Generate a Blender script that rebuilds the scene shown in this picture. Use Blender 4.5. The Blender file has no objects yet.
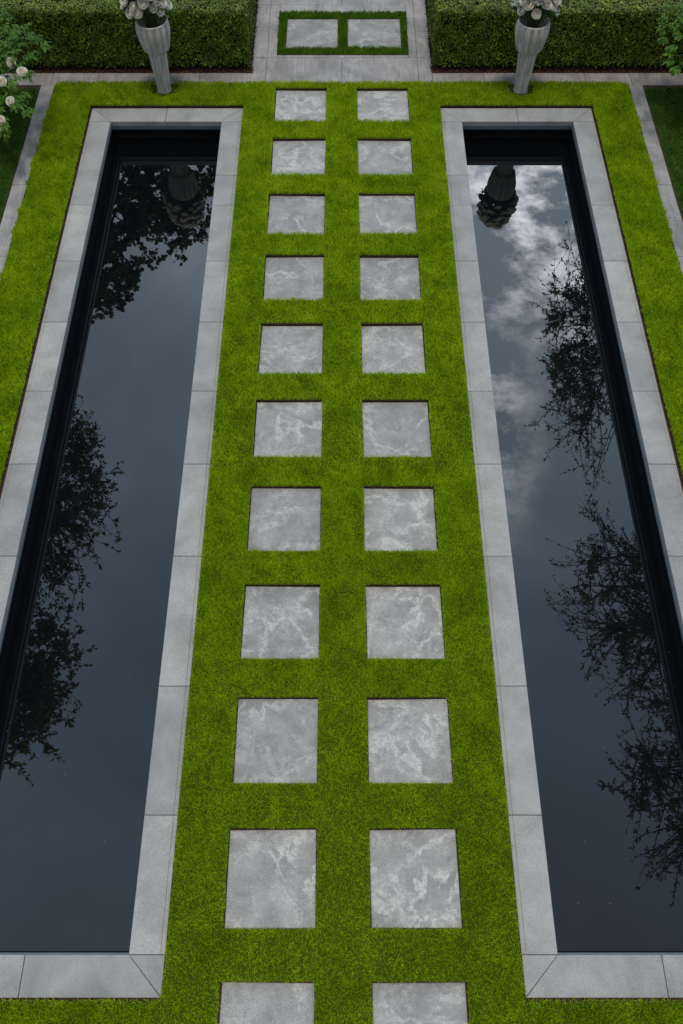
import bpy, bmesh, math, random
import numpy as np
from mathutils import Vector, Matrix
random.seed(7); RNG = np.random.default_rng(7)
S = bpy.context.scene; COL = S.collection
R = math.radians

# ------------------------------------------------------------------ materials
def new_mat(name):
    m = bpy.data.materials.new(name); m.use_nodes = True
    nt = m.node_tree
    for n in list(nt.nodes): nt.nodes.remove(n)
    out = nt.nodes.new('ShaderNodeOutputMaterial')
    p = nt.nodes.new('ShaderNodeBsdfPrincipled'); nt.links.new(p.outputs[0], out.inputs[0])
    p.inputs['Roughness'].default_value = .8
    return m, nt, p, out

def N(nt, t, **kw):
    n = nt.nodes.new(t)
    for k, v in kw.items(): setattr(n, k, v)
    return n
def setin(n, **kw):
    for k, v in kw.items(): n.inputs[k.replace('_', ' ')].default_value = v
    return n
def noise(nt, vec, scale, detail=4, rough=.55, dist=0., out='Fac'):
    n = N(nt, 'ShaderNodeTexNoise'); setin(n, Scale=scale, Detail=detail, Roughness=rough, Distortion=dist)
    if vec is not None: nt.links.new(vec, n.inputs['Vector'])
    return n.outputs[out]
def ramp(nt, fac, stops, interp='LINEAR'):
    n = N(nt, 'ShaderNodeValToRGB'); cr = n.color_ramp; cr.interpolation = interp
    while len(cr.elements) < len(stops): cr.elements.new(.5)
    for e, (p, c) in zip(cr.elements, stops):
        e.position = p; e.color = (c if len(c) == 4 else (*c, 1)) if hasattr(c, '__len__') else (c, c, c, 1)
    nt.links.new(fac, n.inputs[0]); return n.outputs[0]
def mixc(nt, fac, a, b, mode='MIX'):
    n = N(nt, 'ShaderNodeMix', data_type='RGBA', blend_type=mode)
    for sock, v in ((n.inputs[0], fac), (n.inputs[6], a), (n.inputs[7], b)):
        if hasattr(v, 'is_output'): nt.links.new(v, sock)
        elif hasattr(v, '__len__'): sock.default_value = (*v, 1) if len(v) == 3 else v
        else: sock.default_value = v
    return n.outputs[2]
def mth(nt, op, a, b=None, c=None, clamp=False):
    n = N(nt, 'ShaderNodeMath', operation=op, use_clamp=clamp)
    for i, v in enumerate((a, b, c)):
        if v is None: continue
        if hasattr(v, 'is_output'): nt.links.new(v, n.inputs[i])
        else: n.inputs[i].default_value = v
    return n.outputs[0]
def bump(nt, p, h, strength=.3, dist=.01):
    b = N(nt, 'ShaderNodeBump'); setin(b, Strength=strength, Distance=dist)
    nt.links.new(h, b.inputs['Height']); nt.links.new(b.outputs[0], p.inputs['Normal'])
def objvec(nt, rnd=True, world=False, scl=None):
    """object (or world) coordinates, shifted by a random amount for each object"""
    if world:
        v = N(nt, 'ShaderNodeNewGeometry').outputs['Position']
    else:
        v = N(nt, 'ShaderNodeTexCoord').outputs['Object']
    if rnd:
        oi = N(nt, 'ShaderNodeObjectInfo')
        mu = mth(nt, 'MULTIPLY', oi.outputs['Random'], 83.)
        ad = N(nt, 'ShaderNodeVectorMath', operation='ADD'); nt.links.new(v, ad.inputs[0]); nt.links.new(mu, ad.inputs[1]); v = ad.outputs[0]
    if scl:
        ms = N(nt, 'ShaderNodeVectorMath', operation='MULTIPLY'); nt.links.new(v, ms.inputs[0]); ms.inputs[1].default_value = scl; v = ms.outputs[0]
    return v

def stone_slab_mat(name='veined_bluestone', dim=1.):
    m, nt, p, _ = new_mat(name)
    v = objvec(nt)
    base = ramp(nt, noise(nt, v, 5.5, 7, .62), [(.30, (.175, .173, .170)), (.5, (.232, .229, .224)), (.70, (.295, .291, .284))])
    # pale broken veins: ridges of a warped noise, kept only in patches
    r1 = mth(nt, 'ABSOLUTE', mth(nt, 'SUBTRACT', noise(nt, v, 2.6, 6, .6, .5), .5))
    vein = ramp(nt, r1, [(.0, 1.), (.018, .95), (.046, 0.)])
    r2 = mth(nt, 'ABSOLUTE', mth(nt, 'SUBTRACT', noise(nt, v, 5.0, 6, .62, .4), .5))
    vein2 = ramp(nt, r2, [(.0, .85), (.014, .65), (.034, 0.)])
    patch = ramp(nt, noise(nt, v, 2.6, 3, .5), [(.42, 0.), (.54, 1.)])
    patch2 = ramp(nt, noise(nt, v, 3.6, 3, .5, 1.), [(.45, 0.), (.56, 1.)])
    blot = ramp(nt, noise(nt, v, 34, 6, .75), [(.44, 0.), (.56, 1.)])
    f = mth(nt, 'MULTIPLY', vein, patch)
    f = mth(nt, 'MAXIMUM', f, mth(nt, 'MULTIPLY', vein2, mth(nt, 'MULTIPLY', patch2, .8)))
    f = mth(nt, 'MULTIPLY', f, mth(nt, 'MULTIPLY_ADD', blot, .6, .4))
    f = mth(nt, 'MAXIMUM', f, mth(nt, 'MULTIPLY', mth(nt, 'MULTIPLY', patch2, blot), .30))
    c = mixc(nt, f, base, (.42, .415, .40))
    grain = ramp(nt, noise(nt, v, 160, 2, .6), [(.3, .68), (.7, 1.24)])
    c = mixc(nt, 1., c, grain, 'MULTIPLY')
    oi = N(nt, 'ShaderNodeObjectInfo')
    tone = ramp(nt, oi.outputs['Random'], [(0, (.86, .86, .86)), (.5, (1.0, 1.0, .99)), (1, (1.1, 1.08, 1.05))])
    c = mixc(nt, 1., c, tone, 'MULTIPLY')
    c = mixc(nt, 1., c, (dim, dim, dim), 'MULTIPLY')
    dirt = ramp(nt, noise(nt, v, 7, 5, .65, .6), [(.56, 0.), (.74, .55)])
    c = mixc(nt, dirt, c, (.135, .132, .125))
    nt.links.new(c, p.inputs['Base Color']); p.inputs['Roughness'].default_value = .72
    bump(nt, p, noise(nt, v, 70, 5, .65), .25, .004)
    return m

def coping_mat():
    m, nt, p, _ = new_mat('sawn_grey_stone')
    v = objvec(nt)
    vs = objvec(nt, True, False, (1, 1, 1))
    base = ramp(nt, noise(nt, v, 3.2, 6, .6, .4), [(.3, (.205, .202, .196)), (.7, (.325, .320, .309))])
    g = ramp(nt, noise(nt, vs, 120, 3, .65), [(.3, .74), (.7, 1.17)])
    c = mixc(nt, 1., base, g, 'MULTIPLY')
    stain = ramp(nt, noise(nt, v, 9, 6, .7, 1.), [(.60, 0.), (.78, 1.)])
    c = mixc(nt, mth(nt, 'MULTIPLY', stain, .5), c, (.17, .17, .16))
    pits = ramp(nt, noise(nt, v, 45, 2, .5), [(.70, 0.), (.74, 1.)])
    c = mixc(nt, mth(nt, 'MULTIPLY', pits, .4), c, (.16, .155, .15))
    oi = N(nt, 'ShaderNodeObjectInfo')
    tone = ramp(nt, oi.outputs['Random'], [(0, (.87, .87, .88)), (1, (1.10, 1.09, 1.07))])
    c = mixc(nt, 1., c, tone, 'MULTIPLY')
    nt.links.new(c, p.inputs['Base Color']); p.inputs['Roughness'].default_value = .75
    bump(nt, p, noise(nt, v, 90, 4, .6), .2, .003)
    return m

def concrete_mat():
    m, nt, p, _ = new_mat('weathered_concrete')
    v = objvec(nt, False, True)
    base = ramp(nt, noise(nt, v, 2.4, 7, .65, .5), [(.28, (.155, .146, .141)), (.5, (.240, .228, .221)), (.72, (.335, .320, .308))])
    vst = objvec(nt, False, True, (9, 1.4, 1))
    st = ramp(nt, noise(nt, vst, 3, 5, .65, .3), [(.35, .82), (.65, 1.12)])
    c = mixc(nt, 1., base, st, 'MULTIPLY')
    g = ramp(nt, noise(nt, v, 75, 3, .7), [(.3, .75), (.7, 1.16)])
    c = mixc(nt, 1., c, g, 'MULTIPLY')
    cr = mth(nt, 'ABSOLUTE', mth(nt, 'SUBTRACT', noise(nt, v, 3.1, 6, .65, .8), .5))
    ck = mth(nt, 'MULTIPLY', ramp(nt, cr, [(.0, 1.), (.012, 0.)]), ramp(nt, noise(nt, v, 1.7, 2), [(.5, 0.), (.6, .55)]))
    c = mixc(nt, ck, c, (.075, .07, .065))
    nt.links.new(c, p.inputs['Base Color']); p.inputs['Roughness'].default_value = .85
    bump(nt, p, noise(nt, v, 55, 5, .7), .35, .006)
    return m

def vase_mat():
    m, nt, p, _ = new_mat('cast_stone')
    v = objvec(nt)
    base = ramp(nt, noise(nt, v, 6, 6, .65), [(.3, (.38, .343, .295)), (.7, (.54, .492, .430))])
    vst = objvec(nt, True, False, (18, 18, 1.5))
    st = ramp(nt, noise(nt, vst, 1.6, 4, .6), [(.35, .66), (.62, 1.1)])
    c = mixc(nt, 1., base, st, 'MULTIPLY')
    g = ramp(nt, noise(nt, v, 110, 3, .7), [(.3, .8), (.7, 1.12)])
    c = mixc(nt, 1., c, g, 'MULTIPLY')
    nt.links.new(c, p.inputs['Base Color']); p.inputs['Roughness'].default_value = .85
    bump(nt, p, noise(nt, v, 60, 4, .6), .3, .004)
    return m

def leafy_mat(name, stops, scale_big, scale_fine, transl=.3, rough=.55, spec=.3):
    """leaf or blade colour that changes from leaf to leaf and from clump to clump"""
    m, nt, p, out = new_mat(name)
    v = objvec(nt, False, True)
    n1 = noise(nt, v, scale_big, 3, .6)
    n2 = noise(nt, v, scale_fine, 1, .5)
    f = mth(nt, 'ADD', mth(nt, 'MULTIPLY', n1, .45), mth(nt, 'MULTIPLY', n2, .55))
    c = ramp(nt, f, stops)
    nt.links.new(c, p.inputs['Base Color']); p.inputs['Roughness'].default_value = rough
    p.inputs['Specular IOR Level'].default_value = spec
    t = N(nt, 'ShaderNodeBsdfTranslucent'); nt.links.new(c, t.inputs[0])
    mx = N(nt, 'ShaderNodeMixShader'); mx.inputs[0].default_value = transl
    nt.links.new(p.outputs[0], mx.inputs[1]); nt.links.new(t.outputs[0], mx.inputs[2]); nt.links.new(mx.outputs[0], out.inputs[0])
    return m

def plain_mat(name, a, b, scale=12, rough=.85, spec=.4, bmp=.2):
    m, nt, p, _ = new_mat(name)
    v = objvec(nt, False, True)
    c = ramp(nt, noise(nt, v, scale, 6, .65), [(.3, a), (.7, b)])
    nt.links.new(c, p.inputs['Base Color']); p.inputs['Roughness'].default_value = rough
    p.inputs['Specular IOR Level'].default_value = spec
    if bmp: bump(nt, p, noise(nt, v, scale * 4, 4, .6), bmp, .006)
    return m

M = {}
M['slab'] = stone_slab_mat(); M['panel'] = stone_slab_mat('dark_veined_stone', .76); M['coping'] = coping_mat(); M['concrete'] = concrete_mat(); M['vase'] = vase_mat()
M['soil'] = plain_mat('brown_soil', (.028, .016, .010), (.075, .042, .026), 22, .95, .2, .5)
M['lawn_base'] = plain_mat('turf', (.012, .030, .004), (.03, .065, .010), 14, .95, .1, .4)
M['basin'] = plain_mat('black_basin_lining', (.0025, .003, .0033), (.005, .0055, .006), 6, .9, .1, 0)
M['tile'] = plain_mat('slate_waterline_band', (.085, .125, .142), (.125, .17, .185), 8, .5, .5, 0)
M['ledge'] = plain_mat('wet_ledge', (.007, .0085, .0095), (.012, .014, .015), 9, .8, .2, 0)
M['grass'] = leafy_mat('bright_grass', [(.28, (.135, .245, .004)), (.5, (.335, .478, .008)), (.70, (.555, .670, .022))], 3.2, 70, .4, .6, .12)
M['dark_grass'] = leafy_mat('dark_grass', [(.3, (.030, .080, .007)), (.5, (.068, .145, .013)), (.7, (.125, .225, .030))], 4.5, 60, .3, .6, .15)
M['border'] = leafy_mat('clipped_border_leaf', [(.3, (.055, .125, .006)), (.5, (.100, .205, .010)), (.7, (.165, .290, .016))], 5, 60, .3, .6, .15)
M['hedge_leaf'] = leafy_mat('hedge_leaf', [(.3, (.026, .050, .004)), (.5, (.085, .140, .008)), (.70, (.31, .39, .030))], 6, 42, .15, .5, .3)
M['hedge_core'] = plain_mat('hedge_twigs', (.008, .011, .004), (.018, .022, .008), 30, .95, .1, .3)
M['bark'] = plain_mat('bark', (.030, .024, .018), (.075, .062, .048), 18, .9, .2, .6)
M['tree_leaf'] = leafy_mat('narrow_tree_leaf', [(.3, (.085, .125, .018)), (.7, (.190, .240, .040))], 1.5, 20, .5, .5, .3)
M['maple_leaf'] = leafy_mat('broad_tree_leaf', [(.3, (.080, .095, .012)), (.7, (.200, .205, .026))], .9, 12, .5, .5, .3)
M['rose_leaf'] = leafy_mat('rose_leaf', [(.3, (.022, .068, .008)), (.55, (.060, .145, .016)), (.72, (.140, .255, .026))], 2.2, 26, .3, .6, .15)
M['stem'] = plain_mat('green_stem', (.03, .055, .015), (.06, .085, .03), 20, .7, .3, 0)
M['petal'] = leafy_mat('cream_petal', [(.3, (.84, .80, .68)), (.7, (.92, .90, .83))], 6, 40, .45, .6, .2)
M['petal_core'] = leafy_mat('peach_petal', [(.3, (.84, .70, .53)), (.7, (.88, .80, .66))], 6, 40, .3, .6, .2)
M['stamen'] = plain_mat('yellow_stamen', (.55, .33, .03), (.7, .48, .06), 60, .8, .2, 0)
M['mulch'] = plain_mat('bark_mulch', (.030, .014, .009), (.11, .050, .030), 40, .95, .15, .5)

def water_mat():
    m, nt, p, _ = new_mat('still_dark_water')
    p.inputs['Base Color'].default_value = (.0025, .0035, .0045, 1)
    p.inputs['Roughness'].default_value = .0
    p.inputs['IOR'].default_value = 1.68
    v = objvec(nt, False, True)
    bump(nt, p, noise(nt, v, 2.2, 2, .5), .02, .006)
    return m
M['water'] = water_mat()

# ------------------------------------------------------------------ helpers
def tag(o, label=None, cat=None, group=None, kind=None):
    if label: o['label'] = label
    if cat: o['category'] = cat
    if group: o['group'] = group
    if kind: o['kind'] = kind
    return o
def thing(name, label, cat, loc=(0, 0, 0), rz=0., group=None):
    o = bpy.data.objects.new(name, None); COL.objects.link(o); o.location = loc; o.rotation_euler = (0, 0, rz)
    o.empty_display_size = .1
    return tag(o, label, cat, group)
def link(name, me, mats, parent=None):
    o = bpy.data.objects.new(name, me); COL.objects.link(o)
    if mats is not None:
        for m in (mats if isinstance(mats, (list, tuple)) else [mats]): me.materials.append(m)
    if parent: o.parent = parent
    return o
def from_bm(name, bm, mats, parent=None, smooth=False):
    me = bpy.data.meshes.new(name); bm.normal_update(); bm.to_mesh(me); bm.free()
    if smooth:
        for f in me.polygons: f.use_smooth = True
    return link(name, me, mats, parent)
def from_np(name, V, F, mats, parent=None, smooth=False, midx=None):
    """V (n,3), F (m,k) with one polygon size k"""
    me = bpy.data.meshes.new(name); V = np.asarray(V, np.float32); F = np.asarray(F, np.int32); k = F.shape[1]
    me.vertices.add(len(V)); me.vertices.foreach_set('co', V.ravel())
    me.loops.add(F.size); me.loops.foreach_set('vertex_index', F.ravel())
    me.polygons.add(len(F)); me.polygons.foreach_set('loop_start', np.arange(0, F.size, k, dtype=np.int32))
    if smooth: me.polygons.foreach_set('use_smooth', np.ones(len(F), bool))
    if midx is not None: me.polygons.foreach_set('material_index', np.asarray(midx, np.int32))
    me.update(calc_edges=True); me.validate()
    return link(name, me, mats, parent)
def add_box(bm, x0, x1, y0, y1, z0, z1, bev=0.):
    vs = [bm.verts.new((x, y, z)) for z in (z0, z1) for (x, y) in ((x0, y0), (x1, y0), (x1, y1), (x0, y1))]
    q = [(3, 2, 1, 0), (4, 5, 6, 7), (0, 1, 5, 4), (1, 2, 6, 5), (2, 3, 7, 6), (3, 0, 4, 7)]
    fs = [bm.faces.new([vs[i] for i in f]) for f in q]
    if bev:
        ed = list({e for f in (fs[1],) for e in f.edges})
        bmesh.ops.bevel(bm, geom=ed, offset=bev, segments=2, profile=.5, affect='EDGES')
def add_prism(bm, poly, z0, z1, bev=0.):
    n = len(poly)
    b = [bm.verts.new((*p, z0)) for p in poly]; t = [bm.verts.new((*p, z1)) for p in poly]
    bm.faces.new(b[::-1]); top = bm.faces.new(t)
    for i in range(n): bm.faces.new((b[i], b[(i + 1) % n], t[(i + 1) % n], t[i]))
    if bev: bmesh.ops.bevel(bm, geom=list(top.edges), offset=bev, segments=2, profile=.5, affect='EDGES')
def tube(V, F, pts, rad, n=6):
    """append a tapered tube along pts to the lists V, F (quads)"""
    b0 = len(V); pts = [Vector(p) for p in pts]
    up = Vector((.31, .17, .93))
    for i, p in enumerate(pts):
        d = (pts[min(i + 1, len(pts) - 1)] - pts[max(i - 1, 0)]).normalized()
        a = d.cross(up)
        if a.length < .05: a = d.cross(Vector((1, 0, 0)))
        a.normalize(); c = d.cross(a)
        for k in range(n):
            t = 2 * math.pi * k / n
            V.append(tuple(p + (a * math.cos(t) + c * math.sin(t)) * rad[i]))
    for i in range(len(pts) - 1):
        for k in range(n):
            F.append((b0 + i * n + k, b0 + i * n + (k + 1) % n, b0 + (i + 1) * n + (k + 1) % n, b0 + (i + 1) * n + k))
def bez(a, b, c, n):
    return [a * (1 - t) ** 2 + b * 2 * t * (1 - t) + c * t * t for t in [i / n for i in range(n + 1)]]

# ------------------------------------------------------------------ plan (metres; x right, y away from the house)
PXI, PXO = 1.395, 2.684          # water opening, |x|
PYN, PYF = .250, 8.815           # water opening, y
CXI, CXO = 1.160, 2.930          # outer edge of the coping
CYN, CYF = .007, 9.062
WZ = -.298                       # water level
GXO = 3.450                      # outer edge of the bright grass
PTH = 3.615                      # outer edge of the side path
GYF = 9.510; GYN = -1.0
SW, SD, PITCH, SY0, SG = .600, .618, .9309, 9.400, .368
slabs = []
for i in range(11):
    yf = SY0 - i * PITCH
    for sx in (-1, 1):
        slabs.append((sx * (SG / 2 + SW / 2), yf - SD / 2, i, sx))
VASE = [(-2.112, 9.385), (2.130, 9.385)]

# ------------------------------------------------------------------ ground
bm = bmesh.new()
xs = [-150, -PXO - .1, -PXI + .1, PXI - .1, PXO + .1, 150]; ys = [-150, PYN - .1, PYF + .1, 200]
xs = [-150, -(PXO + .12), -(PXI - .12), PXI - .12, PXO + .12, 150]; ys = [-150, PYN - .12, PYF + .12, 200]
for i in range(5):
    for j in range(3):
        if j == 1 and i in (1, 3): continue
        bm.faces.new([bm.verts.new((x, y, -.014)) for x, y in ((xs[i], ys[j]), (xs[i + 1], ys[j]), (xs[i + 1], ys[j + 1]), (xs[i], ys[j + 1]))])
bmesh.ops.remove_doubles(bm, verts=bm.verts, dist=1e-4)
tag(from_bm('ground', bm, M['soil']), 'brown soil showing in thin lines between grass and stone', 'ground', kind='structure')
bm = bmesh.new()
for s in (-1, 1):
    a, b = sorted((s * (PTH + .02), s * 60))
    for (y0, y1) in ((-40, 9.46),):
        bm.faces.new([bm.verts.new((x, y, -.009)) for x, y in ((a, y0), (b, y0), (b, y1), (a, y1))])
bm.faces.new([bm.verts.new((x, y, -.009)) for x, y in ((-60, 15.2), (60, 15.2), (60, 90), (-60, 90))])
for a, b in ((-60, -1.13), (1.13, 60)): bm.faces.new([bm.verts.new((x, y, -.009)) for x, y in ((a, 11.62), (b, 11.62), (b, 15.2), (a, 15.2))])
tag(from_bm('lawn', bm, M['lawn_base']), 'dark green turf beyond the narrow side paths', 'lawn', kind='structure')

# ------------------------------------------------------------------ paths
def paving(name, rects, label, cat='path', gap=.003, bev=.004):
    bm = bmesh.new()
    for (x0, x1, y0, y1) in rects:
        dz = random.uniform(-.0015, .0015)
        add_box(bm, x0 + gap / 2, x1 - gap / 2, y0 + gap / 2, y1 - gap / 2, -.06, dz, bev)
    return tag(from_bm(name, bm, M['concrete']), label, cat, kind='structure')
for s, lab in ((-1, 'narrow grey stone path along the left edge of the bright grass'), (1, 'narrow grey stone path along the right edge of the bright grass')):
    rc = []; y = GYF
    cuts = [9.51, 8.83, 8.35, 7.72, 7.20, 6.62, 6.05, 5.4, 4.8, 4.2, 3.6, 3.0, 2.4, 1.8, 1.2, .6, 0, -.6, -1.2]
    for a, b in zip(cuts[1:], cuts[:-1]):
        x0, x1 = sorted((s * GXO, s * PTH)); rc.append((x0, x1, a, b))
    paving('path', rc, lab)
for s, lab in ((-1, 'thin grey paving strip in front of the left hedge'), (1, 'thin grey paving strip in front of the right hedge')):
    rc = []; cuts = [1.10, 1.72, 2.33, 2.95, 3.50, 4.1, 4.7, 5.3, 5.9, 6.5, 7.1]
    for a, b in zip(cuts[:-1], cuts[1:]):
        x0, x1 = sorted((s * a, s * b)); rc.append((x0, x1, GYF, 9.747))
    paving('path', rc, lab)
BX0, BX1, BY0, BY1 = -.80, .83, 10.116, 11.035      # low clipped border
rc = [(-1.10, -.92, GYF, 10.06), (-.92, .0, GYF, 10.06), (0, .93, GYF, 10.06), (.93, 1.10, GYF, 10.06),
      (-1.10, -.92, 10.06, 10.62), (-1.10, -.92, 10.62, 11.22), (.93, 1.10, 10.06, 10.62), (.93, 1.10, 10.62, 11.22),
      (-.92, BX0, 10.06, 11.22), (BX1, .93, 10.06, 11.22), (BX0, BX1, 10.06, BY0), (BX0, BX1, BY1, 11.22)]
y = 11.22
while y < 15:
    rc += [(-1.10, -.92, y, y + .6), (-.92, 0, y, y + .6), (0, .93, y, y + .6), (.93, 1.10, y, y + .6)]; y += .6
paving('path', rc, 'grey concrete walk between the two clipped hedges')

# ------------------------------------------------------------------ stepping stones
def slab_mesh(w, d, seed):
    rnd = random.Random(seed); bm = bmesh.new()
    j = lambda: rnd.uniform(-.004, .004)
    poly = [(-w / 2 + j(), -d / 2 + j()), (w / 2 + j(), -d / 2 + j()), (w / 2 + j(), d / 2 + j()), (-w / 2 + j(), d / 2 + j())]
    add_prism(bm, poly, -.05, 0, .006)
    me = bpy.data.meshes.new('stepping_stone'); bm.normal_update(); bm.to_mesh(me); bm.free(); return me
ORD = ['first', 'second', 'third', 'fourth', 'fifth', 'sixth', 'seventh', 'eighth', 'ninth', 'tenth', 'eleventh']
for k, (x, y, i, sx) in enumerate(slabs):
    o = link('stepping_stone', slab_mesh(SW, SD, k), M['slab'])
    o.location = (x, y, random.uniform(-.004, .002)); o.rotation_euler = (R(random.uniform(-.4, .4)), R(random.uniform(-.4, .4)), R(random.uniform(-.5, .5)))
    side = 'left' if sx < 0 else 'right'
    if i == 10: lab = f'square grey stepping stone cut by the bottom edge of the photo, in the {side} column'
    elif i == 0: lab = f'square grey stepping stone at the far end of the {side} column, nearest the walk'
    else: lab = f'square grey stepping stone, {ORD[i]} from the far walk in the {side} column'
    tag(o, lab, 'stepping stone', 'square stepping stones in the grass between the pools')
for (x0, x1, side) in ((BX0 + .105, -.046, 'left'), (.078, BX1 - .085, 'right')):
    o = link('paving_stone', slab_mesh(x1 - x0, BY1 - BY0 - .28, x0), M['panel'])
    o.location = ((x0 + x1) / 2, (BY0 + BY1) / 2, 0)
    tag(o, f'pale grey paving stone inside the {side} half of the low green border', 'paving stone', 'paving stones framed by the low border')

# ------------------------------------------------------------------ pools
def pool(s, side):
    t = thing('reflecting_pool', f'long rectangular black reflecting pool with grey stone coping, {side} of the stepping stones', 'pool',
              (s * (PXI + PXO) / 2, (PYN + PYF) / 2, 0), 0, 'twin reflecting pools')
    ox, oy = t.location.x, t.location.y
    def stone(poly, lip=0):
        cx = sum(p[0] for p in poly) / len(poly); cy = sum(p[1] for p in poly) / len(poly)
        c = Vector((cx, cy)); q = []
        bm = bmesh.new()
        pl = [(s * p[0] - s * cx, p[1] - cy) for p in poly]
        if s < 0: pl = pl[::-1]
        zt = random.uniform(-.0014, .0014)
        if lip:      # a narrow worn margin a few millimetres low along the outer edge
            (xa, ya), (xb, yb) = poly[0], poly[2]; e = lip * .030
            xo = CXI if lip > 0 else CXO; xi = PXI if lip > 0 else PXO
            for (u, v, z) in ((xo, xo + e, zt - .0015), (xo + e + lip * .0002, xi, zt)):
                u, v = sorted((s * u - s * cx, s * v - s * cx)); add_box(bm, u, v, ya - cy, yb - cy, -.060, z, .0035)
        else: add_prism(bm, pl, -.060, zt, .004)
        o = from_bm('coping_stone', bm, M['coping'], t); o.location = (s * cx - ox, cy - oy, 0)
    g = .0020
    cut_in = [PYF, 7.881, 7.395, 6.553, 5.721, 4.872, 4.065, 3.159, 2.054, 1.119, PYN]
    cut_out = [PYF, 7.395, 6.553, 5.721, 4.872, 4.065, 3.159, 2.054, 1.119, PYN]
    for a, b in zip(cut_in[1:], cut_in[:-1]): stone([(CXI, a + g), (PXI, a + g), (PXI, b - g), (CXI, b - g)], 1)
    for a, b in zip(cut_out[1:], cut_out[:-1]): stone([(PXO, a + g), (CXO, a + g), (CXO, b - g), (PXO, b - g)], -1)
    # ends: mitred corners and two or three stones between
    for (yi, yo, cuts) in ((PYF, CYF, [PXI, 2.05, PXO]), (PYN, CYN, [PXI, 2.07, PXO])):
        d = 1 if yo > yi else -1
        def fix(p): return p if d > 0 else p[::-1]
        stone(fix([(CXI, yi + d * g), (PXI - g, yi + d * g), (CXI, yo - d * g * 2)]))
        stone(fix([(CXO, yi + d * g), (CXO, yo - d * g * 2), (PXO + g, yi + d * g)]))
        for k, (a, b) in enumerate(zip(cuts[:-1], cuts[1:])):
            a0, b0 = a + g, b - g; a1, b1 = a0, b0
            if k == 0: a1 = CXI + g
            if k == len(cuts) - 2: b1 = CXO - g
            stone(fix([(a0, yi), (b0, yi), (b1, yo), (a1, yo)]))
    # walls of the basin: a slate band under the coping, a thin ledge, the black lining
    def ring(name, inset0, inset1, z0, z1, m):
        bm = bmesh.new()
        x0, x1 = sorted((s * PXI - ox, s * PXO - ox)); y0, y1 = PYN - oy, PYF - oy
        a, b = inset0, inset1          # inner face offset (positive = back from the opening), thickness
        add_box(bm, x0 - a - b, x0 - a, y0 - a - b, y1 + a + b, z0, z1); add_box(bm, x1 + a, x1 + a + b, y0 - a - b, y1 + a + b, z0, z1)
        add_box(bm, x0 - a, x1 + a, y0 - a - b, y0 - a, z0, z1); add_box(bm, x0 - a, x1 + a, y1 + a, y1 + a + b, z0, z1)
        return from_bm(name, bm, m, t)
    ring('waterline_band', .012, .06, -.112, -.0605, M['tile'])
    ring('basin_wall', .0125, .09, -.9, -.1125, M['basin'])
    ring('ledge', .0105, .009, -.207, -.200, M['ledge'])
    bm = bmesh.new(); x0, x1 = sorted((s * PXI - ox, s * PXO - ox)); y0 = PYN - oy
    add_box(bm, x0 - .005, x1 + .005, y0 - .011, y0 + .024, -.36, -.262, .002)
    from_bm('overflow_lip', bm, M['tile'], t)
    bm = bmesh.new(); add_box(bm, x0 - .005, x1 + .005, y0 + .0245, y0 + .034, -.36, -.280)
    from_bm('overflow_rim', bm, M['basin'], t)
    bm = bmesh.new(); x0, x1 = sorted((s * PXI - ox, s * PXO - ox)); add_box(bm, x0 - .1, x1 + .1, PYN - oy - .1, PYF - oy + .1, -.95, -.9005)
    from_bm('basin_floor', bm, M['basin'], t)
    bm = bmesh.new(); x0, x1 = sorted((s * PXI, s * PXO)); e = .017
    bm.faces.new([bm.verts.new((x, y, WZ)) for x, y in ((x0 - e, PYN - e), (x1 + e, PYN - e), (x1 + e, PYF + e), (x0 - e, PYF + e))])
    tag(from_bm('water', bm, M['water']), f'still dark water in the {side} pool', 'water', kind='structure')
pool(-1, 'left'); pool(1, 'right')

n = 150
C = np.c_[RNG.uniform(PXI + .03, PXO - .03, n) * RNG.choice([-1, 1], n), RNG.uniform(PYN + .05, PYF - .05, n), np.full(n, WZ + .0015)]
a = RNG.uniform(0, 6.28, n); r = RNG.uniform(.0015, .0055, n)[:, None]
d1 = np.c_[np.cos(a), np.sin(a), np.zeros(n)] * r; d2 = np.c_[-np.sin(a), np.cos(a), np.zeros(n)] * r * .55
V = np.stack([C - d1, C - d2, C + d1, C + d2 + [0, 0, .001]], 1).reshape(-1, 3)
M['speck'] = plain_mat('pale_speck', (.10, .095, .07), (.32, .30, .24), 30, .9, .2, 0)
tag(from_np('floating_specks', V, np.arange(n)[:, None] * 4 + [[0, 1, 2, 3]], M['speck']), 'tiny petals and dust floating on the dark water', 'debris', kind='stuff')
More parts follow.
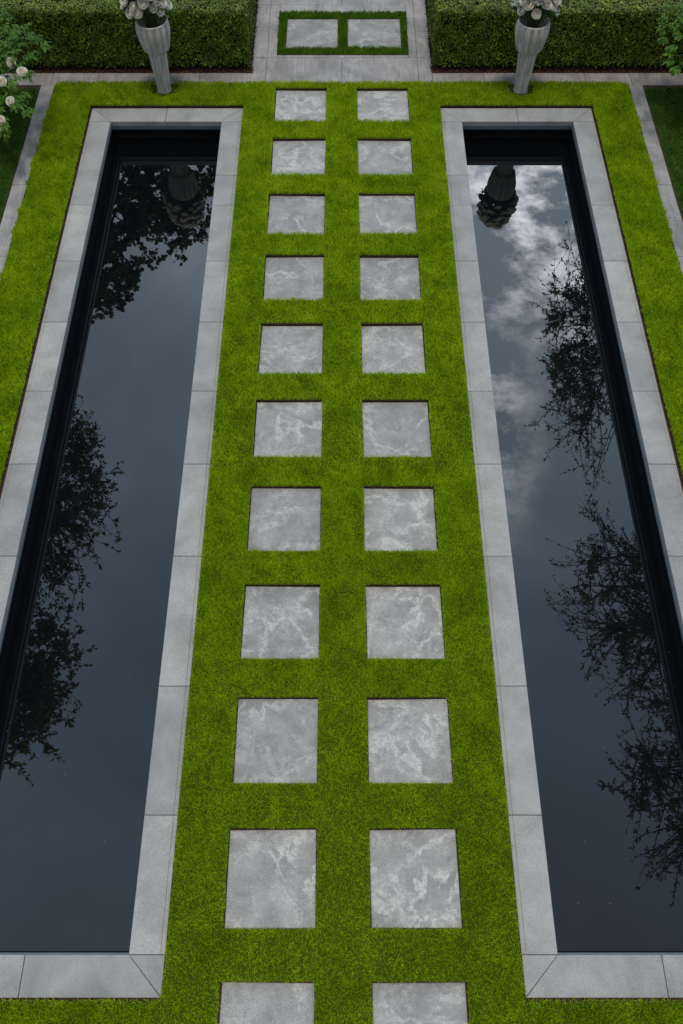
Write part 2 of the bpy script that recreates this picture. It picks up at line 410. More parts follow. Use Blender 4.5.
# ------------------------------------------------------------------ grass blades
def field(P, seed, n=10, lo=3., hi=9.):
    """cheap smooth 2-D noise in -1..1"""
    r = np.random.default_rng(seed); out = np.zeros(len(P))
    for k in range(n):
        a = r.uniform(0, 2 * np.pi); f = r.uniform(lo, hi); ph = r.uniform(0, 6.28)
        out += np.sin(P[:, 0] * np.cos(a) * f + P[:, 1] * np.sin(a) * f + ph)
    return out / (n ** .5) / 1.2
def scatter(rects, dens):
    out = []
    for (x0, x1, y0, y1) in rects:
        n = int((x1 - x0) * (y1 - y0) * dens); out.append(np.c_[RNG.uniform(x0, x1, n), RNG.uniform(y0, y1, n)])
    return np.concatenate(out)
def blades(name, P, hmin, hmax, w, z0, mat, lean=.55, seed=1):
    n = len(P)
    tuft = field(P, seed + 5, 12, 18, 60); big = field(P, seed + 6, 8, 1.5, 6)
    h = RNG.uniform(hmin, hmax, n) * (1 + .13 * tuft + .07 * big)
    ang = RNG.uniform(0, 2 * np.pi, n) * .6 + (field(P, seed + 9, 8, 10, 30) * 2.5)
    ln = np.abs(RNG.normal(0, lean, n)).clip(0, 1.3)
    dx, dy = np.cos(ang) * np.sin(ln), np.sin(ang) * np.sin(ln)
    base = np.c_[P, np.full(n, z0)]
    tip = base + np.c_[dx * h, dy * h, np.cos(ln) * h]
    wa = RNG.uniform(0, 2 * np.pi, n); ww = w * RNG.uniform(.7, 1.3, n)
    side = np.c_[np.cos(wa) * ww, np.sin(wa) * ww, np.zeros(n)] * .5
    mid = base + np.c_[dx * h * .35, dy * h * .35, np.cos(ln * .6) * h * .6]
    V = np.stack([base - side * .8, base + side * .8, mid + side, tip, mid - side], 1).reshape(-1, 3)
    i = np.arange(n)[:, None] * 5
    F = np.concatenate([i + [[0, 1, 2]], i + [[0, 2, 4]], i + [[4, 2, 3]]])
    return from_np(name, V, F, mat)
GAP = .005
M['thatch'] = plain_mat('dark_thatch', (.030, .050, .004), (.075, .105, .008), 60, .95, .1, .5)
bm = bmesh.new()
gx = [-(GXO - .03), -(CXO + .022), -(CXI - .012), -(SG / 2 + SW + .004), -(SG / 2 - .004), SG / 2 - .004, SG / 2 + SW + .004, CXI - .012, CXO + .022, GXO - .03]
gy = sorted([-1.2, GYF - .02, CYN - .03, CYF + .020] + [yf - SD - .004 for yf in [SY0 - i * PITCH for i in range(11)]] + [yf + .006 for yf in [SY0 - i * PITCH for i in range(11)]])
for a, b in zip(gx[:-1], gx[1:]):
    for c, d in zip(gy[:-1], gy[1:]):
        mx, my = (a + b) / 2, (c + d) / 2
        if CXI - .012 < abs(mx) < CXO + .022 and CYN - .03 < my < CYF + .020: continue
        if any(abs(mx - x) < SW / 2 and abs(my - y) < SD / 2 for (x, y, _, _) in slabs): continue
        bm.faces.new([bm.verts.new((x, y, .022)) for x, y in ((a, c), (b, c), (b, d), (a, d))])
bmesh.ops.remove_doubles(bm, verts=bm.verts, dist=2e-4)
ex = bmesh.ops.extrude_edge_only(bm, edges=[e for e in bm.edges if e.is_boundary])
for v in [g for g in ex['geom'] if isinstance(g, bmesh.types.BMVert)]: v.co.z = -.03
for f in ex['geom']:
    if isinstance(f, bmesh.types.BMFace): f.material_index = 1
tag(from_bm('turf', bm, [M['thatch'], M['soil']]), 'dark thatch under the bright grass', 'turf', kind='structure')
R1 = [(-CXI + .004, CXI - .004, 4.0, GYF), (CXI, GXO, CYF, GYF), (-GXO, -CXI, CYF, GYF), (CXO, GXO, 2.6, CYF), (-GXO, -CXO, 2.6, CYF)]
R2 = [(-CXI + .004, CXI - .004, -.7, 4.0), (CXI, 3.0, -.7, CYN), (-3.0, -CXI, -.7, CYN)]
P1, P2g = scatter(R1, 19000), scatter(R2, 37000)
P = np.concatenate([P1, P2g])
keep = np.ones(len(P), bool)
for (x, y, i, sx) in slabs:
    keep &= ~((np.abs(P[:, 0] - x) < SW / 2 + GAP) & (np.abs(P[:, 1] - y) < SD / 2 + GAP))
for (x, y) in VASE:
    keep &= np.hypot(P[:, 0] - x, P[:, 1] - y) > .155 + .02 * np.sin(7 * np.arctan2(P[:, 1] - y, P[:, 0] - x))
for s in (-1, 1):     # a bare line of soil round the coping
    keep &= ~((s * P[:, 0] > CXI - .01) & (s * P[:, 0] < CXO + .014) & (P[:, 1] > CYN - .012) & (P[:, 1] < CYF + .014))
edge = np.abs(P[:, 0]) > GXO - .02 + .010 * np.sin(P[:, 1] * 7.3) + .009 * np.sin(P[:, 1] * 17 + P[:, 0]) + .008 * np.sin(P[:, 1] * 41)
keep &= ~edge
crn = (GXO - .10 - np.abs(P[:, 0]) < 0) & (P[:, 1] > GYF - .10) & (np.hypot(np.abs(P[:, 0]) - (GXO - .10), P[:, 1] - (GYF - .10)) > .09)
keep &= ~crn
P = P[keep]
near = np.clip((4.6 - P[:, 1]) / 1.4, 0, 1)
tag(blades('grass', P,   .034, .052, .0058 - .0020 * near, .020, M['grass'], .38, 1), 'bright yellow green turf round the stepping stones and pools', 'grass', kind='stuff')
Q = scatter([(PTH + .03, 6.2, -.5, 9.46), (-6.2, -PTH - .03, -.5, 9.46)], 8000)
Q = Q[~((9.46 - Q[:, 1] < .05 + .03 * np.sin(Q[:, 0] * 8)) & (np.abs(Q[:, 0]) < 3.9))]
tag(blades('grass', Q, .020, .040, .007, -.010, M['dark_grass'], .6, 3), 'dark green mown grass outside the side paths', 'grass', kind='stuff')
# low clipped border framing two stones
rx = [(BX0, BX1, BY0, BY0 + .135), (BX0, BX1, BY1 - .135, BY1), (BX0, BX0 + .10, BY0 + .135, BY1 - .135), (BX1 - .08, BX1, BY0 + .135, BY1 - .135), (-.043, .075, BY0 + .135, BY1 - .135)]
B = scatter(rx, 16000)
tag(blades('clipped_border', B, .045, .062, .007, -.014, M['border'], .35, 4), 'low clipped green border framing two paving stones on the far walk', 'border')

# ------------------------------------------------------------------ leaves
def leaf_cloud(C, D, L, W, roll=None, fold=.25):
    """leaves at points C pointing along D; 6 vertices, 4 triangles, folded on the midrib"""
    n = len(C); D = D / np.maximum(np.linalg.norm(D, axis=1, keepdims=True), 1e-6)
    r = RNG.normal(size=(n, 3)) if roll is None else roll + RNG.normal(size=(n, 3)) * .30
    S_ = np.cross(D, r); S_ /= np.maximum(np.linalg.norm(S_, axis=1, keepdims=True), 1e-6)
    U = np.cross(S_, D)
    L = np.asarray(L).reshape(-1, 1); W = np.asarray(W).reshape(-1, 1)
    a = C; tip = C + D * L - U * L * .12
    m1 = C + D * L * .5
    l = m1 + S_ * W * .5 + U * W * fold; rr = m1 - S_ * W * .5 + U * W * fold
    V = np.stack([a, l, tip, rr, m1], 1).reshape(-1, 3)
    i = np.arange(n)[:, None] * 5
    F = np.concatenate([i + [[0, 4, 1]], i + [[1, 4, 2]], i + [[0, 3, 4]], i + [[3, 2, 4]]])
    return V, F

# ------------------------------------------------------------------ hedges
HZ = .715
def hedge(s, side):
    x0, x1, y0, y1 = 1.110, 7.2, 9.795, 11.6
    t = thing('clipped_hedge', f'low box shaped dark green clipped hedge behind the {side} pool', 'hedge', (s * (x0 + x1) / 2, (y0 + y1) / 2, 0), 0, 'clipped hedges at the far end')
    ox, oy = t.location.x, t.location.y
    bm = bmesh.new(); a, b = sorted((s * (x0 + .05), s * x1)); add_box(bm, a - ox, b - ox, y0 + .05 - oy, y1 - oy, .02, HZ - .06)
    from_bm('hedge_core', bm, M['hedge_core'], t)
    Cs, Ns = [], []
    def face(n, f, nrm):
        u = RNG.uniform(0, 1, (n, 2)); Cs.append(f(u)); Ns.append(np.tile(nrm, (n, 1)))
    X1 = 5.4
    d = 7200
    zl = .05
    face(int((X1 - x0) * (HZ - zl) * d), lambda u: np.c_[x0 + u[:, 0] * (X1 - x0), np.full(len(u), y0), zl + u[:, 1] * (HZ - zl)], (0, -1, 0))
    face(int((y1 - y0) * (HZ - zl) * d), lambda u: np.c_[np.full(len(u), x0), y0 + u[:, 0] * (y1 - y0), zl + u[:, 1] * (HZ - zl)], (-1, 0, 0))
    face(int((X1 - x0) * 1.0 * d), lambda u: np.c_[x0 + u[:, 0] * (X1 - x0), y0 + u[:, 1] * 1.0, np.full(len(u), HZ)], (0, 0, 1))
    C = np.concatenate(Cs); Nn = np.concatenate(Ns).astype(float)
    # uneven clipped surface: clumps stand proud, gaps go deep
    q = C * np.array([1, 1, 1.])
    f1 = field(np.c_[q[:, 0] + q[:, 2] * .7, q[:, 1] * 1.3 + q[:, 2]], 31, 14, 14, 48)
    dep = RNG.uniform(0, 1, len(C)) ** 1.5 * .065
    C = C + Nn * (f1 * .010 - dep)[:, None] + RNG.normal(size=C.shape) * .006
    rag = (C[:, 2] < .13) & (RNG.uniform(0, 1, len(C)) > (C[:, 2] - .02) / .11)
    C, Nn = C[~rag], Nn[~rag]
    T = RNG.normal(size=C.shape); T -= Nn * (T * Nn).sum(1, keepdims=True)
    D = Nn * RNG.uniform(-.1, .7, (len(C), 1)) + T * .8 + np.array([0, 0, -.15])
    stray = RNG.uniform(0, 1, len(C)) < .012
    C[stray] += Nn[stray] * RNG.uniform(.01, .045, (stray.sum(), 1))
    L = RNG.uniform(.017, .036, len(C)); V, F = leaf_cloud(C, D, L, L * .60, Nn)
    V[:, 0] *= s; V -= np.array([ox, oy, 0])
    from_np('foliage', V, F, M['hedge_leaf'], t)
hedge(-1, 'left'); hedge(1, 'right')
# mulch along the foot of each hedge
def mulch(s, side):
    n = 5200; x = RNG.uniform(1.098, 5.6, n); y = RNG.uniform(9.752, 9.93, n)
    e = int(n * .3); x[:e] = RNG.uniform(1.098, 1.17, e); y[:e] = RNG.uniform(9.752, 11.5, e)
    C = np.c_[x, y, RNG.uniform(-.008, .016, n)]
    D = RNG.normal(size=(n, 3)) * [1, 1, .3]; L = RNG.uniform(.015, .04, n)
    V, F = leaf_cloud(C, D, L, L * .45, np.tile((0, 0, 1.), (n, 1))); V[:, 0] *= s
    tag(from_np('mulch', V, F, M['mulch']), f'reddish brown bark mulch at the foot of the {side} hedge', 'mulch', kind='stuff')
mulch(-1, 'left'); mulch(1, 'right')

# ------------------------------------------------------------------ roses
def rose_mesh(r=.045):
    """a cupped rose: rings of broad overlapping petals round a closed peach heart"""
    V, F, Mi = [], [], []
    rings = [(5, 1.0, 88), (5, .90, 102), (5, .76, 116), (5, .60, 128), (4, .44, 138), (3, .28, 146)]
    for k, (n, rr, th) in enumerate(rings):
        for i in range(n):
            a = 2 * math.pi * (i + .5 * (k % 2)) / n + random.uniform(-.2, .2); wd = 2 * math.pi / n * 1.25
            t1 = R(th + random.uniform(-8, 8)); b0 = len(V); nu, nv = 5, 6; q = r * rr * random.uniform(.93, 1.07)
            for v in range(nv):
                tv = v / (nv - 1)
                for u in range(nu):
                    tu = u / (nu - 1) * 2 - 1
                    ph = tv * t1 * (1 - .14 * tu * tu)
                    rad = q * math.sin(ph); hz = r * .75 - q * .78 * math.cos(ph)
                    if k < 3: rad += r * .16 * max(0, tv - .7) / .3 * (1 - .5 * tu * tu); hz -= r * .10 * max(0, tv - .8) / .2
                    rad *= 1 + .05 * tu * (1 if i % 2 else -1)
                    ag = a + tu * wd / 2 * min(1, .35 + tv)
                    V.append((rad * math.cos(ag), rad * math.sin(ag), hz))
            for v in range(nv - 1):
                for u in range(nu - 1):
                    F.append((b0 + v * nu + u, b0 + v * nu + u + 1, b0 + (v + 1) * nu + u + 1, b0 + (v + 1) * nu + u)); Mi.append(1 if k >= 4 else 0)
    me = bpy.data.meshes.new('rose'); me.from_pydata(V, [], F); me.update()
    me.materials.append(M['petal']); me.materials.append(M['petal_core'])
    for p, mi in zip(me.polygons, Mi): p.material_index = mi; p.use_smooth = True
    return me
def open_flower_mesh(r=.045):
    bm = bmesh.new()
    for i in range(7):
        a = 2 * math.pi * i / 7; m = Matrix.Rotation(a, 3, 'Z'); g = []
        for (x, y, z) in ((.1, -.10, 0), (.1, .10, 0), (.6, .34, .22), (.95, .30, .20), (1.05, 0, .14), (.95, -.30, .20), (.6, -.34, .22)):
            g.append(bm.verts.new(m @ Vector((x * r, y * r, z * r))))
        c = bm.verts.new(m @ Vector((.6 * r, 0, .10 * r)))
        for j in range(7): bm.faces.new((g[j], g[(j + 1) % 7], c))
    me = bpy.data.meshes.new('open_flower'); bm.to_mesh(me); bm.free(); me.materials.append(M['petal'])
    bm = bmesh.new(); bmesh.ops.create_icosphere(bm, subdivisions=2, radius=r * .26, matrix=Matrix.Translation((0, 0, .06 * r)) @ Matrix.Diagonal((1, 1, .6, 1)))
    for v in bm.verts: v.co *= 1 + random.uniform(-.08, .08)
    mc = bpy.data.meshes.new('flower_centre'); bm.to_mesh(mc); bm.free(); mc.materials.append(M['stamen']); return me, mc
ROSES = [rose_mesh() for _ in range(4)]; (OPENF, OPENC) = open_flower_mesh()
def put_flower(name, me, parent, loc, direction, sc):
    o = bpy.data.objects.new(name, me); COL.objects.link(o); o.parent = parent; o.location = loc
    q = Vector(direction).to_track_quat('Z', 'Y'); o.rotation_mode = 'QUATERNION'
    o.rotation_quaternion = q @ Matrix.Rotation(random.uniform(0, 6.28), 3, 'Z').to_quaternion(); o.scale = (sc,) * 3
    return o

# ------------------------------------------------------------------ stone vases
def lathe(prof, n, flute=None):
    """prof [(r,z,flute_depth)]; flutes cut as scallops round the axis"""
    V, F = [], []
    for (r, z, fd) in prof:
        for k in range(n):
            a = 2 * math.pi * k / n
            c = abs(math.sin(a * flute / 2)) if flute else 0
            rr = r * (1 - fd * (1 - c ** .7))
            V.append((rr * math.cos(a), rr * math.sin(a), z))
    for i in range(len(prof) - 1):
        for k in range(n):
            F.append((i * n + k, i * n + (k + 1) % n, (i + 1) * n + (k + 1) % n, (i + 1) * n + k))
    return np.array(V), np.array(F)
def vase(x, y, side, flowers):
    t = thing('stone_vase', f'fluted grey stone vase with a wide cup behind the {side} pool', 'vase', (x, y, -.014), 0, 'pair of fluted stone vases')
    V, F = lathe([(.002, 0, 0), (.088, 0, 0), (.092, .012, 0), (.090, .030, 0), (.082, .045, .02), (.079, .06, .12), (.084, .15, .16), (.094, .28, .16), (.102, .40, .16), (.108, .50, .16), (.110, .530, .14), (.110, .540, .02), (.05, .545, 0)], 168, 12)
    from_np('pedestal', V, F, M['vase'], t, True)
    V, F = lathe([(.04, .538, 0), (.138, .539, .0), (.148, .545, .05), (.158, .57, .12), (.168, .62, .13), (.182, .68, .13), (.190, .735, .13), (.190, .785, .12), (.184, .825, .10), (.179, .842, .03), (.178, .852, 0), (.175, .862, 0), (.168, .866, 0), (.162, .862, 0), (.158, .84, 0), (.150, .79, 0), (.11, .725, 0), (.002, .715, 0)], 168, 14)
    from_np('cup', V, F, M['vase'], t, True)
    V, F = lathe([(.118, .738, 0), (.08, .746, 0), (.002, .75, 0)], 32)
    from_np('soil', V, F, M['soil'], t, True)
    b = thing('flower_arrangement', f'{flowers} in the {side} vase', 'flowers', (x, y, .78), 0, 'flower arrangements in the stone vases')
    Vt, Ft, Cs, Ds = [], [], [], []
    k = 0
    NH = 76
    for i in range(NH):
        # heads over a tall egg of flowers rising out of the back of the cup
        a = i * 2.39996 + random.uniform(-.2, .2); cz = 1 - 1.12 * (i + .5) / NH; ra = math.sqrt(1 - cz * cz)
        hx, hy =   .222 * ra * math.cos(a) + (-.035 if side == 'left' else .0), .17 * ra * math.sin(a) + .055
        hz = .225 + .42 * cz + random.uniform(-.02, .02)
        head = Vector((hx, hy, hz)); foot = Vector((hx * .25, hy * .25, -.005))
        tube(Vt, Ft, bez(foot, Vector((hx * .4, hy * .4, hz * .6)), head, 5), [.003] * 6, 5)
        d = Vector((hx * 3.2, hy * 3.2 - .3, .55 + cz * .5))
        if (i % 9 == 4):
            of = put_flower('open_flower', OPENF, b, head, d, random.uniform(1.0, 1.25))
            oc = bpy.data.objects.new('flower_centre', OPENC); COL.objects.link(oc); oc.parent = of
        else: put_flower('rose', ROSES[i % 4], b, head, d, random.uniform(.95, 1.35))
        for j in range(18):
            u = random.uniform(.6, 1.02); p = foot.lerp(head, u)
            Cs.append((p.x + random.gauss(0, .022), p.y + random.gauss(0, .022), p.z - .01 + random.gauss(0, .015)))
            Ds.append((hx * 4 + random.gauss(0, .5), hy * 4 + random.gauss(0, .5), random.gauss(.15, .4)))
    from_np('stems', Vt, Ft, M['stem'], b, True)
    C = np.array(Cs); L = RNG.uniform(.03, .06, len(C)); V, F = leaf_cloud(C, np.array(Ds), L, L * .55)
    from_np('foliage', V, F, M['rose_leaf'], b)
vase(*VASE[0], 'left', 'loose cream and peach roses with an open white bloom')
vase(*VASE[1], 'right', 'tight bunch of cream white roses')

# ------------------------------------------------------------------ rose bushes at the edges of the picture
def rose_bush(x, y, label, heads, tips, blob, nshoot, seed):
    """heads: world positions of blooms; tips: world positions of shoot tips; blob: (centre, radii)"""
    rnd = random.Random(seed)
    t = thing('rose_bush', label, 'rose bush', (x, y, -.01), 0, 'white rose bushes on the dark lawn')
    O = Vector((x, y, -.01)); Vt, Ft, Cs, Ds = [], [], [], []
    ends = [Vector(p) for p in tips]
    for k in range(nshoot):
        while True:
            q = Vector((rnd.uniform(-1, 1), rnd.uniform(-1, 1), rnd.uniform(-1, 1)))
            if .35 < q.length < 1: break
        ends.append(Vector(blob[0]) + Vector((q.x * blob[1][0], q.y * blob[1][1], q.z * blob[1][2])))
    ends += [Vector(h) for h in heads]
    for e in ends:
        e = e - O; f = Vector((rnd.gauss(0, .05), rnd.gauss(0, .05), 0)); m = Vector((e.x * .35, e.y * .35, e.z * .95 + .12))
        pts = bez(f, m, e, 9); tube(Vt, Ft, pts, [.009 - .0075 * i / 9 for i in range(10)], 5)
        for j in range(3, 10):
            for w in range(3):
                p = pts[j] + Vector((rnd.gauss(0, .012), rnd.gauss(0, .012), rnd.gauss(0, .012)))
                ax = Vector((rnd.gauss(0, 1), rnd.gauss(0, 1), rnd.gauss(-.1, .45))).normalized()
                if j == 9: ax = ((e - m).normalized() + ax * .45).normalized()
                sd = ax.cross(Vector((0, 0, 1))).normalized()
                # a compound leaf of five leaflets on one stalk
                for (al, sg) in ((.03, 1), (.03, -1), (.065, 1), (.065, -1), (.085, 0)):
                    Cs.append(p + ax * al); Ds.append(ax * (1 if sg == 0 else .55) + sd * sg * .8 + Vector((0, 0, -.25)))
    from_np('stems', Vt, Ft, M['stem'], t, True)
    C = np.array([tuple(c) for c in Cs]); D = np.array([tuple(d) for d in Ds]); L = RNG.uniform(.048, .082, len(C))
    V, F = leaf_cloud(C, D, L, L * .58, np.tile((0, 0, 1.), (len(C), 1)), .12); from_np('foliage', V, F, M['rose_leaf'], t)
    for h in heads:
        d = Vector((rnd.uniform(-.2, .4) * (1 if x < 0 else -1), -.55 + rnd.uniform(-.2, .2), .75))
        put_flower('rose', ROSES[rnd.randrange(4)], t, Vector(h) - O, d, rnd.uniform(.95, 1.15))
# camera model, used only to know how high a bloom stands where the photo shows it
CF, CT, CH, CX0, CPX = 841.33, 1.04590763, 6.17850, -.02257, 339.853
def at_depth(u, v, d):
    c, s = math.cos(CT), math.sin(CT); a = (v - 512) / CF
    return (CX0 + d * (u - CPX) / CF, d * (c - a * s), CH - d * (s + a * c))
rose_bush(-4.15, 8.75, 'leafy rose bush with five or six pale pink white blooms beside the left path',
          [at_depth(12, 63, 9.0), at_depth(22.6, 73, 9.0), at_depth(2.7, 82, 8.9), at_depth(11.6, 102, 8.9), at_depth(.7, 121, 8.8), at_depth(2.7, 128, 8.85)],
          [at_depth(38, 43, 9.0), at_depth(30, 40, 9.05), at_depth(25, 52, 9.0), at_depth(22, 34, 9.1), at_depth(20, 56, 9.0), at_depth(12, 38, 9.1), at_depth(10, 25, 9.2), at_depth(20, 29, 9.15), at_depth(2, 16, 9.25), at_depth(0, 30, 9.1), at_depth(24, 108, 8.9), at_depth(18, 92, 9.0)],
          ((-4.25, 8.6, .62), (.66, .8, .5)), 46, 5)
rose_bush(4.55, 9.0, 'leafy rose bush reaching in at the top right corner, one bloom at the edge',
          [at_depth(688, 14, 9.2)],
          [at_depth(668, 28, 9.2), at_depth(671, 38, 9.2), at_depth(674, 8, 9.3), at_depth(670, 18, 9.25), at_depth(677, -4, 9.35), at_depth(681, 26, 9.2), at_depth(676, 56, 9.1), at_depth(680, 46, 9.1), at_depth(682, 66, 9.0)],
          ((4.5, 9.0, .75), (.75, .7, .5)), 44, 9)

# ------------------------------------------------------------------ trees standing beside and behind the garden (seen mirrored in the water)
def tree(name, label, base, top, r0, blobs, nlimb, ntwig, nleaf, L, W, mat, seed, strands=(), group=None):
    rnd = random.Random(seed); base = Vector(base); top = Vector(top) - base
    t = thing(name, label, 'tree', base, 0, group)
    def inside(lo):
        c, rad = blobs[rnd.randrange(len(blobs))]
        while True:
            q = Vector((rnd.uniform(-1, 1), rnd.uniform(-1, 1), rnd.uniform(-1, 1)))
            if lo < q.length < 1: break
        return Vector(c) - base + Vector((q.x * rad[0], q.y * rad[1], q.z * rad[2]))
    V, F = [], []
    m = top * .5 + Vector((rnd.uniform(-.25, .25), rnd.uniform(-.25, .25), 0))
    tp = bez(Vector((0, 0, -.05)), m, top, 14); tube(V, F, tp, [r0 * (1 - .85 * i / 14) + (r0 * .5 if i == 0 else 0) for i in range(15)], 10)
    from_np('trunk', V, F, M['bark'], t, True)
    V, F = [], []; nodes = []
    for k in range(nlimb):
        e = inside(.45); i = rnd.randrange(5, 14); s = tp[i]
        mid = s.lerp(e, .45) + Vector((0, 0, .25 * (e - s).length * rnd.uniform(.2, 1)))
        pts = bez(s, mid, e, 9); rr = r0 * (1 - .85 * i / 14) * .6
        tube(V, F, pts, [rr * (1 - .86 * j / 9) for j in range(10)], 6); nodes += [(p, rr * (1 - .86 * j / 9)) for j, p in enumerate(pts) if j > 1]
    nodes += [(p, .03) for p in tp[8:]]
    Cs, Ds = [], []
    strands = list(strands) + [tuple(Vector(p) + Vector((rnd.gauss(0, .16) + math.copysign(.18, p[0]), rnd.gauss(0, .22), rnd.gauss(0, .22)))) for p in strands for _ in range(3)]
    ends = [Vector(p) - base for p in strands] + [inside(.3) for _ in range(ntwig)]
    NP = np.array([tuple(p) for p, _ in nodes])
    for q, e in enumerate(ends):
        dd = np.linalg.norm(NP - np.array(tuple(e)), axis=1) + RNG.uniform(0, .25, len(NP)); j = int(np.argmin(dd)); s, sr = nodes[j]
        if q < len(strands): s = nodes[int(np.argsort(dd)[4])][0]
        d = e - s; ln = max(d.length, .15)
        mid = s.lerp(e, .5) + Vector((rnd.gauss(0, .1), rnd.gauss(0, .1), rnd.uniform(0, .3))) * ln
        pts = bez(s, mid, e, 7); tube(V, F, pts, [.010 - .0085 * i / 7 for i in range(8)], 4)
        side = []
        for _ in range(3):          # side twigs
            b = pts[rnd.randrange(2, 7)]; se = b + (d.normalized() * rnd.uniform(.2, .9) + Vector((rnd.gauss(0, .6), rnd.gauss(0, .6), rnd.gauss(0, .6)))) * rnd.uniform(.18, .42) * min(1.2, max(.5, ln)) * (.6 if q < len(strands) else 1)
            sp = bez(b, b.lerp(se, .5) + Vector((0, 0, .03)), se, 4); tube(V, F, sp, [.005, .004, .0035, .003, .0015], 4); side.append(sp)
        for path, nn in [(pts, nleaf)] + [(sp, max(4, nleaf // 2)) for sp in side]:
            for _ in range(nn):
                u = rnd.uniform(.25, 1) * (len(path) - 1); i = min(int(u), len(path) - 2); p = path[i].lerp(path[i + 1], u - i); dr = (path[i + 1] - path[i]).normalized()
                Cs.append(tuple(p)); Ds.append(tuple(dr * .8 + Vector((rnd.gauss(0, .6), rnd.gauss(0, .6), rnd.gauss(-.1, .6)))))
    from_np('limbs', V, F, M['bark'], t, True)
    C = np.array(Cs); D = np.array(Ds); k = RNG.uniform(.7, 1.25, len(C))
    V, F = leaf_cloud(C, D, L * k, W * k); from_np('crown', V, F, mat, t)
def up(u, v, x):
    """where a thing stands at distance x to the side if the water shows it at (u, v)"""
    d = (x - CX0) * CF / (u - CPX); p = at_depth(u, v, d); return (p[0], p[1], 2 * WZ - p[2])
TG = 'trees along the sides of the garden, seen mirrored in the pools'
tree('slender_tree', 'airy small leaved tree mirrored along the far half of the right pool', (5.7, 11.0, 0), (5.4, 11.0, 7.2), .10, [((4.7, 11.2, 5.6), (1.0, 1.3, 1.5)), ((4.8, 10.2, 5.7), (1.0, 1.1, 1.3))], 24, 270, 15, .080, .027, M['tree_leaf'], 21,
     [up(532, 300, 3.9), up(548, 330, 4.1), up(536, 360, 4.0), up(534, 430, 4.0), up(545, 405, 4.1), up(556, 245, 4.2), up(566, 262, 4.3), up(590, 490, 4.5), up(560, 440, 4.2), up(552, 290, 4.2), up(575, 300, 4.4), up(570, 380, 4.3), up(585, 470, 4.4)], TG)
tree('slender_tree', 'airy small leaved tree mirrored beside the middle of the right pool', (5.7, 5.7, 0), (5.3, 5.8, 8.2), .11, [((4.85, 5.8, 6.0), (1.0, 1.2, 1.4)), ((4.85, 4.9, 5.2), (.9, 1.2, 1.3))], 26, 290, 14, .078, .026, M['tree_leaf'], 22,
     [up(540, 590, 3.9), up(550, 560, 4.0), up(548, 605, 4.0), up(583, 490, 4.2), up(575, 540, 4.2), up(562, 625, 4.1), up(580, 570, 4.2), up(596, 512, 4.3), up(590, 650, 4.3), up(582, 685, 4.2), up(600, 600, 4.3), up(605, 705, 4.3)], TG)
tree('slender_tree', 'airy small leaved tree mirrored at the near right corner of the right pool', (5.8, 2.4, 0), (5.2, 2.5, 6.2), .10, [((4.8, 2.9, 4.8), (.95, 1.1, 1.3)), ((4.75, 2.2, 4.3), (.8, .8, .9))], 20, 240, 14, .076, .026, M['tree_leaf'], 23,
     [up(628, 862, 3.8), up(640, 875, 3.9), up(605, 785, 3.8), up(612, 760, 4.0), up(622, 740, 4.0), up(636, 840, 3.9), up(655, 880, 3.9), up(645, 800, 4.0), up(630, 775, 4.0)], TG)
tree('slender_tree', 'small leaved tree mirrored beside the middle of the left pool', (-5.8, 7.8, 0), (-5.4, 7.8, 6.8), .10, [((-4.75, 7.9, 5.2), (.9, 1.1, 1.3)), ((-4.85, 7.2, 5.2), (.8, .9, 1.1)), ((-4.85, 6.3, 4.9), (.7, .8, 1.0))], 22, 260, 12, .095, .042, M['tree_leaf'], 24,
     [up(122, 460, -3.8), up(117, 505, -3.9), up(108, 545, -3.9), up(120, 538, -3.9), up(98, 405, -4.3), up(86, 412, -4.4), up(105, 440, -4.1), up(90, 590, -4.1), up(82, 615, -4.1), up(100, 520, -4.0)], TG)
tree('slender_tree', 'small leaved tree mirrored at the near left corner of the left pool', (-5.8, 4.2, 0), (-5.3, 4.2, 6.6), .10, [((-4.7, 4.3, 5.1), (.8, .95, 1.2)), ((-4.75, 3.6, 4.7), (.75, .8, 1.0))], 22, 250, 12, .095, .042, M['tree_leaf'], 25,
     [up(94, 648, -3.7), up(80, 660, -3.9), up(70, 632, -4.0), up(62, 720, -4.0), up(52, 748, -4.0), up(28, 752, -4.1), up(60, 690, -4.0), up(4, 770, -4.2), up(66, 600, -4.1)], TG)
tree('broad_tree', 'tall broad leaved tree behind the left hedge, mirrored in the left pool', (-6.6, 18.2, 0), (-6.0, 17.6, 10.0), .24, [((-6.2, 17.4, 7.9), (2.2, 2.3, 2.4)), ((-4.3, 18.2, 7.6), (1.6, 1.8, 1.9)), ((-7.2, 16.6, 9.0), (1.9, 1.6, 1.7))], 46, 560, 16, .125, .10, M['maple_leaf'], 26,
     [], TG)

# ------------------------------------------------------------------ sky and sun
w = bpy.data.worlds.new('World'); S.world = w; w.use_nodes = True; nt = w.node_tree
for n in list(nt.nodes): nt.nodes.remove(n)
out = N(nt, 'ShaderNodeOutputWorld'); bg = N(nt, 'ShaderNodeBackground'); nt.links.new(bg.outputs[0], out.inputs[0])
SUN_EL, SUN_AZ = R(86.5), R(176)      # azimuth from +y towards +x
sky = N(nt, 'ShaderNodeTexSky', sky_type='NISHITA', sun_disc=False, sun_elevation=SUN_EL, sun_rotation=SUN_AZ)
tc = N(nt, 'ShaderNodeTexCoord'); sp = N(nt, 'ShaderNodeSeparateXYZ'); nt.links.new(tc.outputs['Generated'], sp.inputs[0])
X, Y, Z = sp.outputs
zc = mth(nt, 'MAXIMUM', Z, .12)
px, py = mth(nt, 'DIVIDE', X, zc), mth(nt, 'DIVIDE', Y, zc)
cv = N(nt, 'ShaderNodeCombineXYZ'); nt.links.new(px, cv.inputs[0]); nt.links.new(py, cv.inputs[1])
P2 = cv.outputs[0]
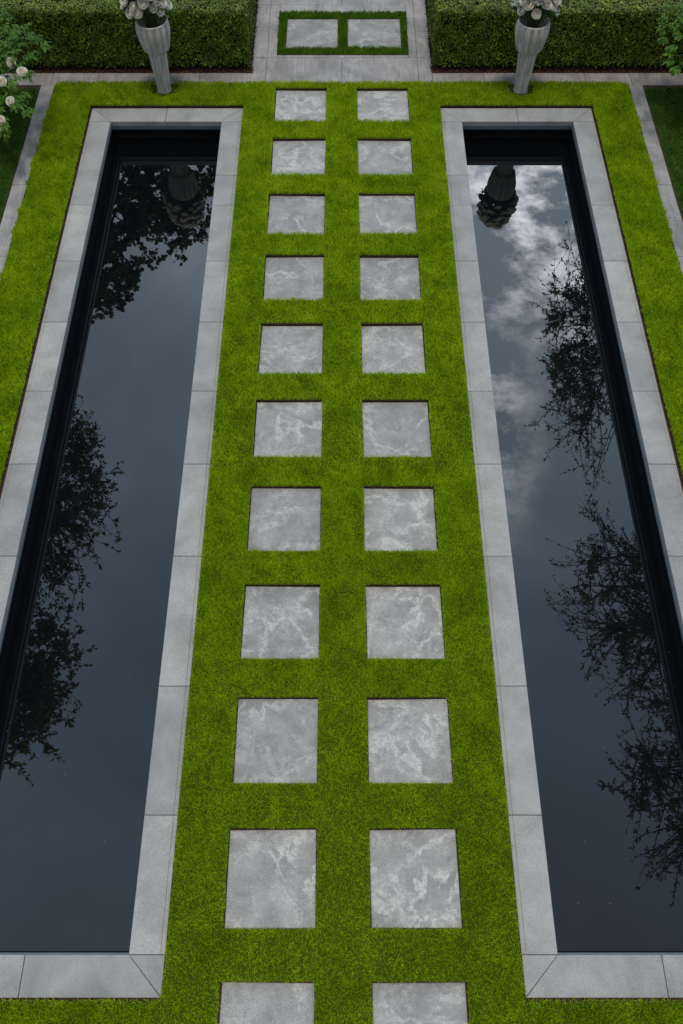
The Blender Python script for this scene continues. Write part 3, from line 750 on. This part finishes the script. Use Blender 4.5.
# overcast deck: brighter ahead and low, darker overhead, dimmed behind to shade hedge fronts
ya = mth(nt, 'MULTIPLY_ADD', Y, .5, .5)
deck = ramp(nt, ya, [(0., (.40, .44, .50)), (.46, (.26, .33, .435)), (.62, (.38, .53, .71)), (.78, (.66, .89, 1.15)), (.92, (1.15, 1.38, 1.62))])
soft = ramp(nt, noise(nt, P2, 1.9, 6, .52, .4), [(.30, .62), (.5, 1.0), (.70, 1.5)])
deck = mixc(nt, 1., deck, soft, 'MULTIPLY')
# broken bright cloud ahead on the right
def blob(cx, cy, rx, ry):
    dx = mth(nt, 'DIVIDE', mth(nt, 'SUBTRACT', px, cx), rx); dy = mth(nt, 'DIVIDE', mth(nt, 'SUBTRACT', py, cy), ry)
    return ramp(nt, mth(nt, 'SQRT', mth(nt, 'ADD', mth(nt, 'MULTIPLY', dx, dx), mth(nt, 'MULTIPLY', dy, dy))), [(.15, 1.), (1., 0.)], 'EASE')
mask = mth(nt, 'MAXIMUM', blob(.33, 1.20, .28, .46), mth(nt, 'MULTIPLY', blob(.205, .80, .12, .34), .7))
wide = blob(.33, 1.15, .45, .75)
deck = mixc(nt, mth(nt, 'MULTIPLY', wide, .45), deck, (1.45, 1.75, 2.1))
cl = ramp(nt, noise(nt, P2, 7.0, 12, .64, .10), [(.45, 0.), (.50, .26), (.60, 1.)])
cl = mth(nt, 'MULTIPLY', cl, mask)
dk = mth(nt, 'MULTIPLY', ramp(nt, noise(nt, P2, 4.1, 6, .55, .3), [(.40, 1.), (.55, 0.)]), mask)
deck = mixc(nt, mth(nt, 'MULTIPLY', dk, .35), deck, (.70, .88, 1.08))
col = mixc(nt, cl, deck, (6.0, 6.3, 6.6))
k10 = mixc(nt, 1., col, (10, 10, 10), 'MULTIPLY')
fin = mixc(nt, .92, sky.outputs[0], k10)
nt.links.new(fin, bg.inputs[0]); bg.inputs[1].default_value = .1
ld = bpy.data.lights.new('sun', 'SUN'); ld.energy = 1.5; ld.angle = R(11); ld.color = (1, .90, .76)
so = bpy.data.objects.new('sun', ld); COL.objects.link(so)
dirv = Vector((math.sin(SUN_AZ) * math.cos(SUN_EL), math.cos(SUN_AZ) * math.cos(SUN_EL), math.sin(SUN_EL)))
so.rotation_euler = dirv.to_track_quat('Z', 'Y').to_euler(); so.location = (0, 0, 20)

# ------------------------------------------------------------------ camera and output
cd = bpy.data.cameras.new('camera'); co = bpy.data.objects.new('camera', cd); COL.objects.link(co); S.camera = co
co.location = (CX0, 0, CH); co.rotation_euler = (math.pi / 2 - CT, 0, 0)
cd.sensor_width = 36; cd.sensor_fit = 'AUTO'; cd.lens = CF / 1024 * 36; cd.shift_x = (341.5 - CPX) / 1024; cd.clip_end = 600; cd.clip_start = .05
S.view_settings.view_transform = 'Standard'; S.view_settings.look = 'None'; S.view_settings.gamma = 1; S.view_settings.exposure = .38
S.render.engine = 'CYCLES'
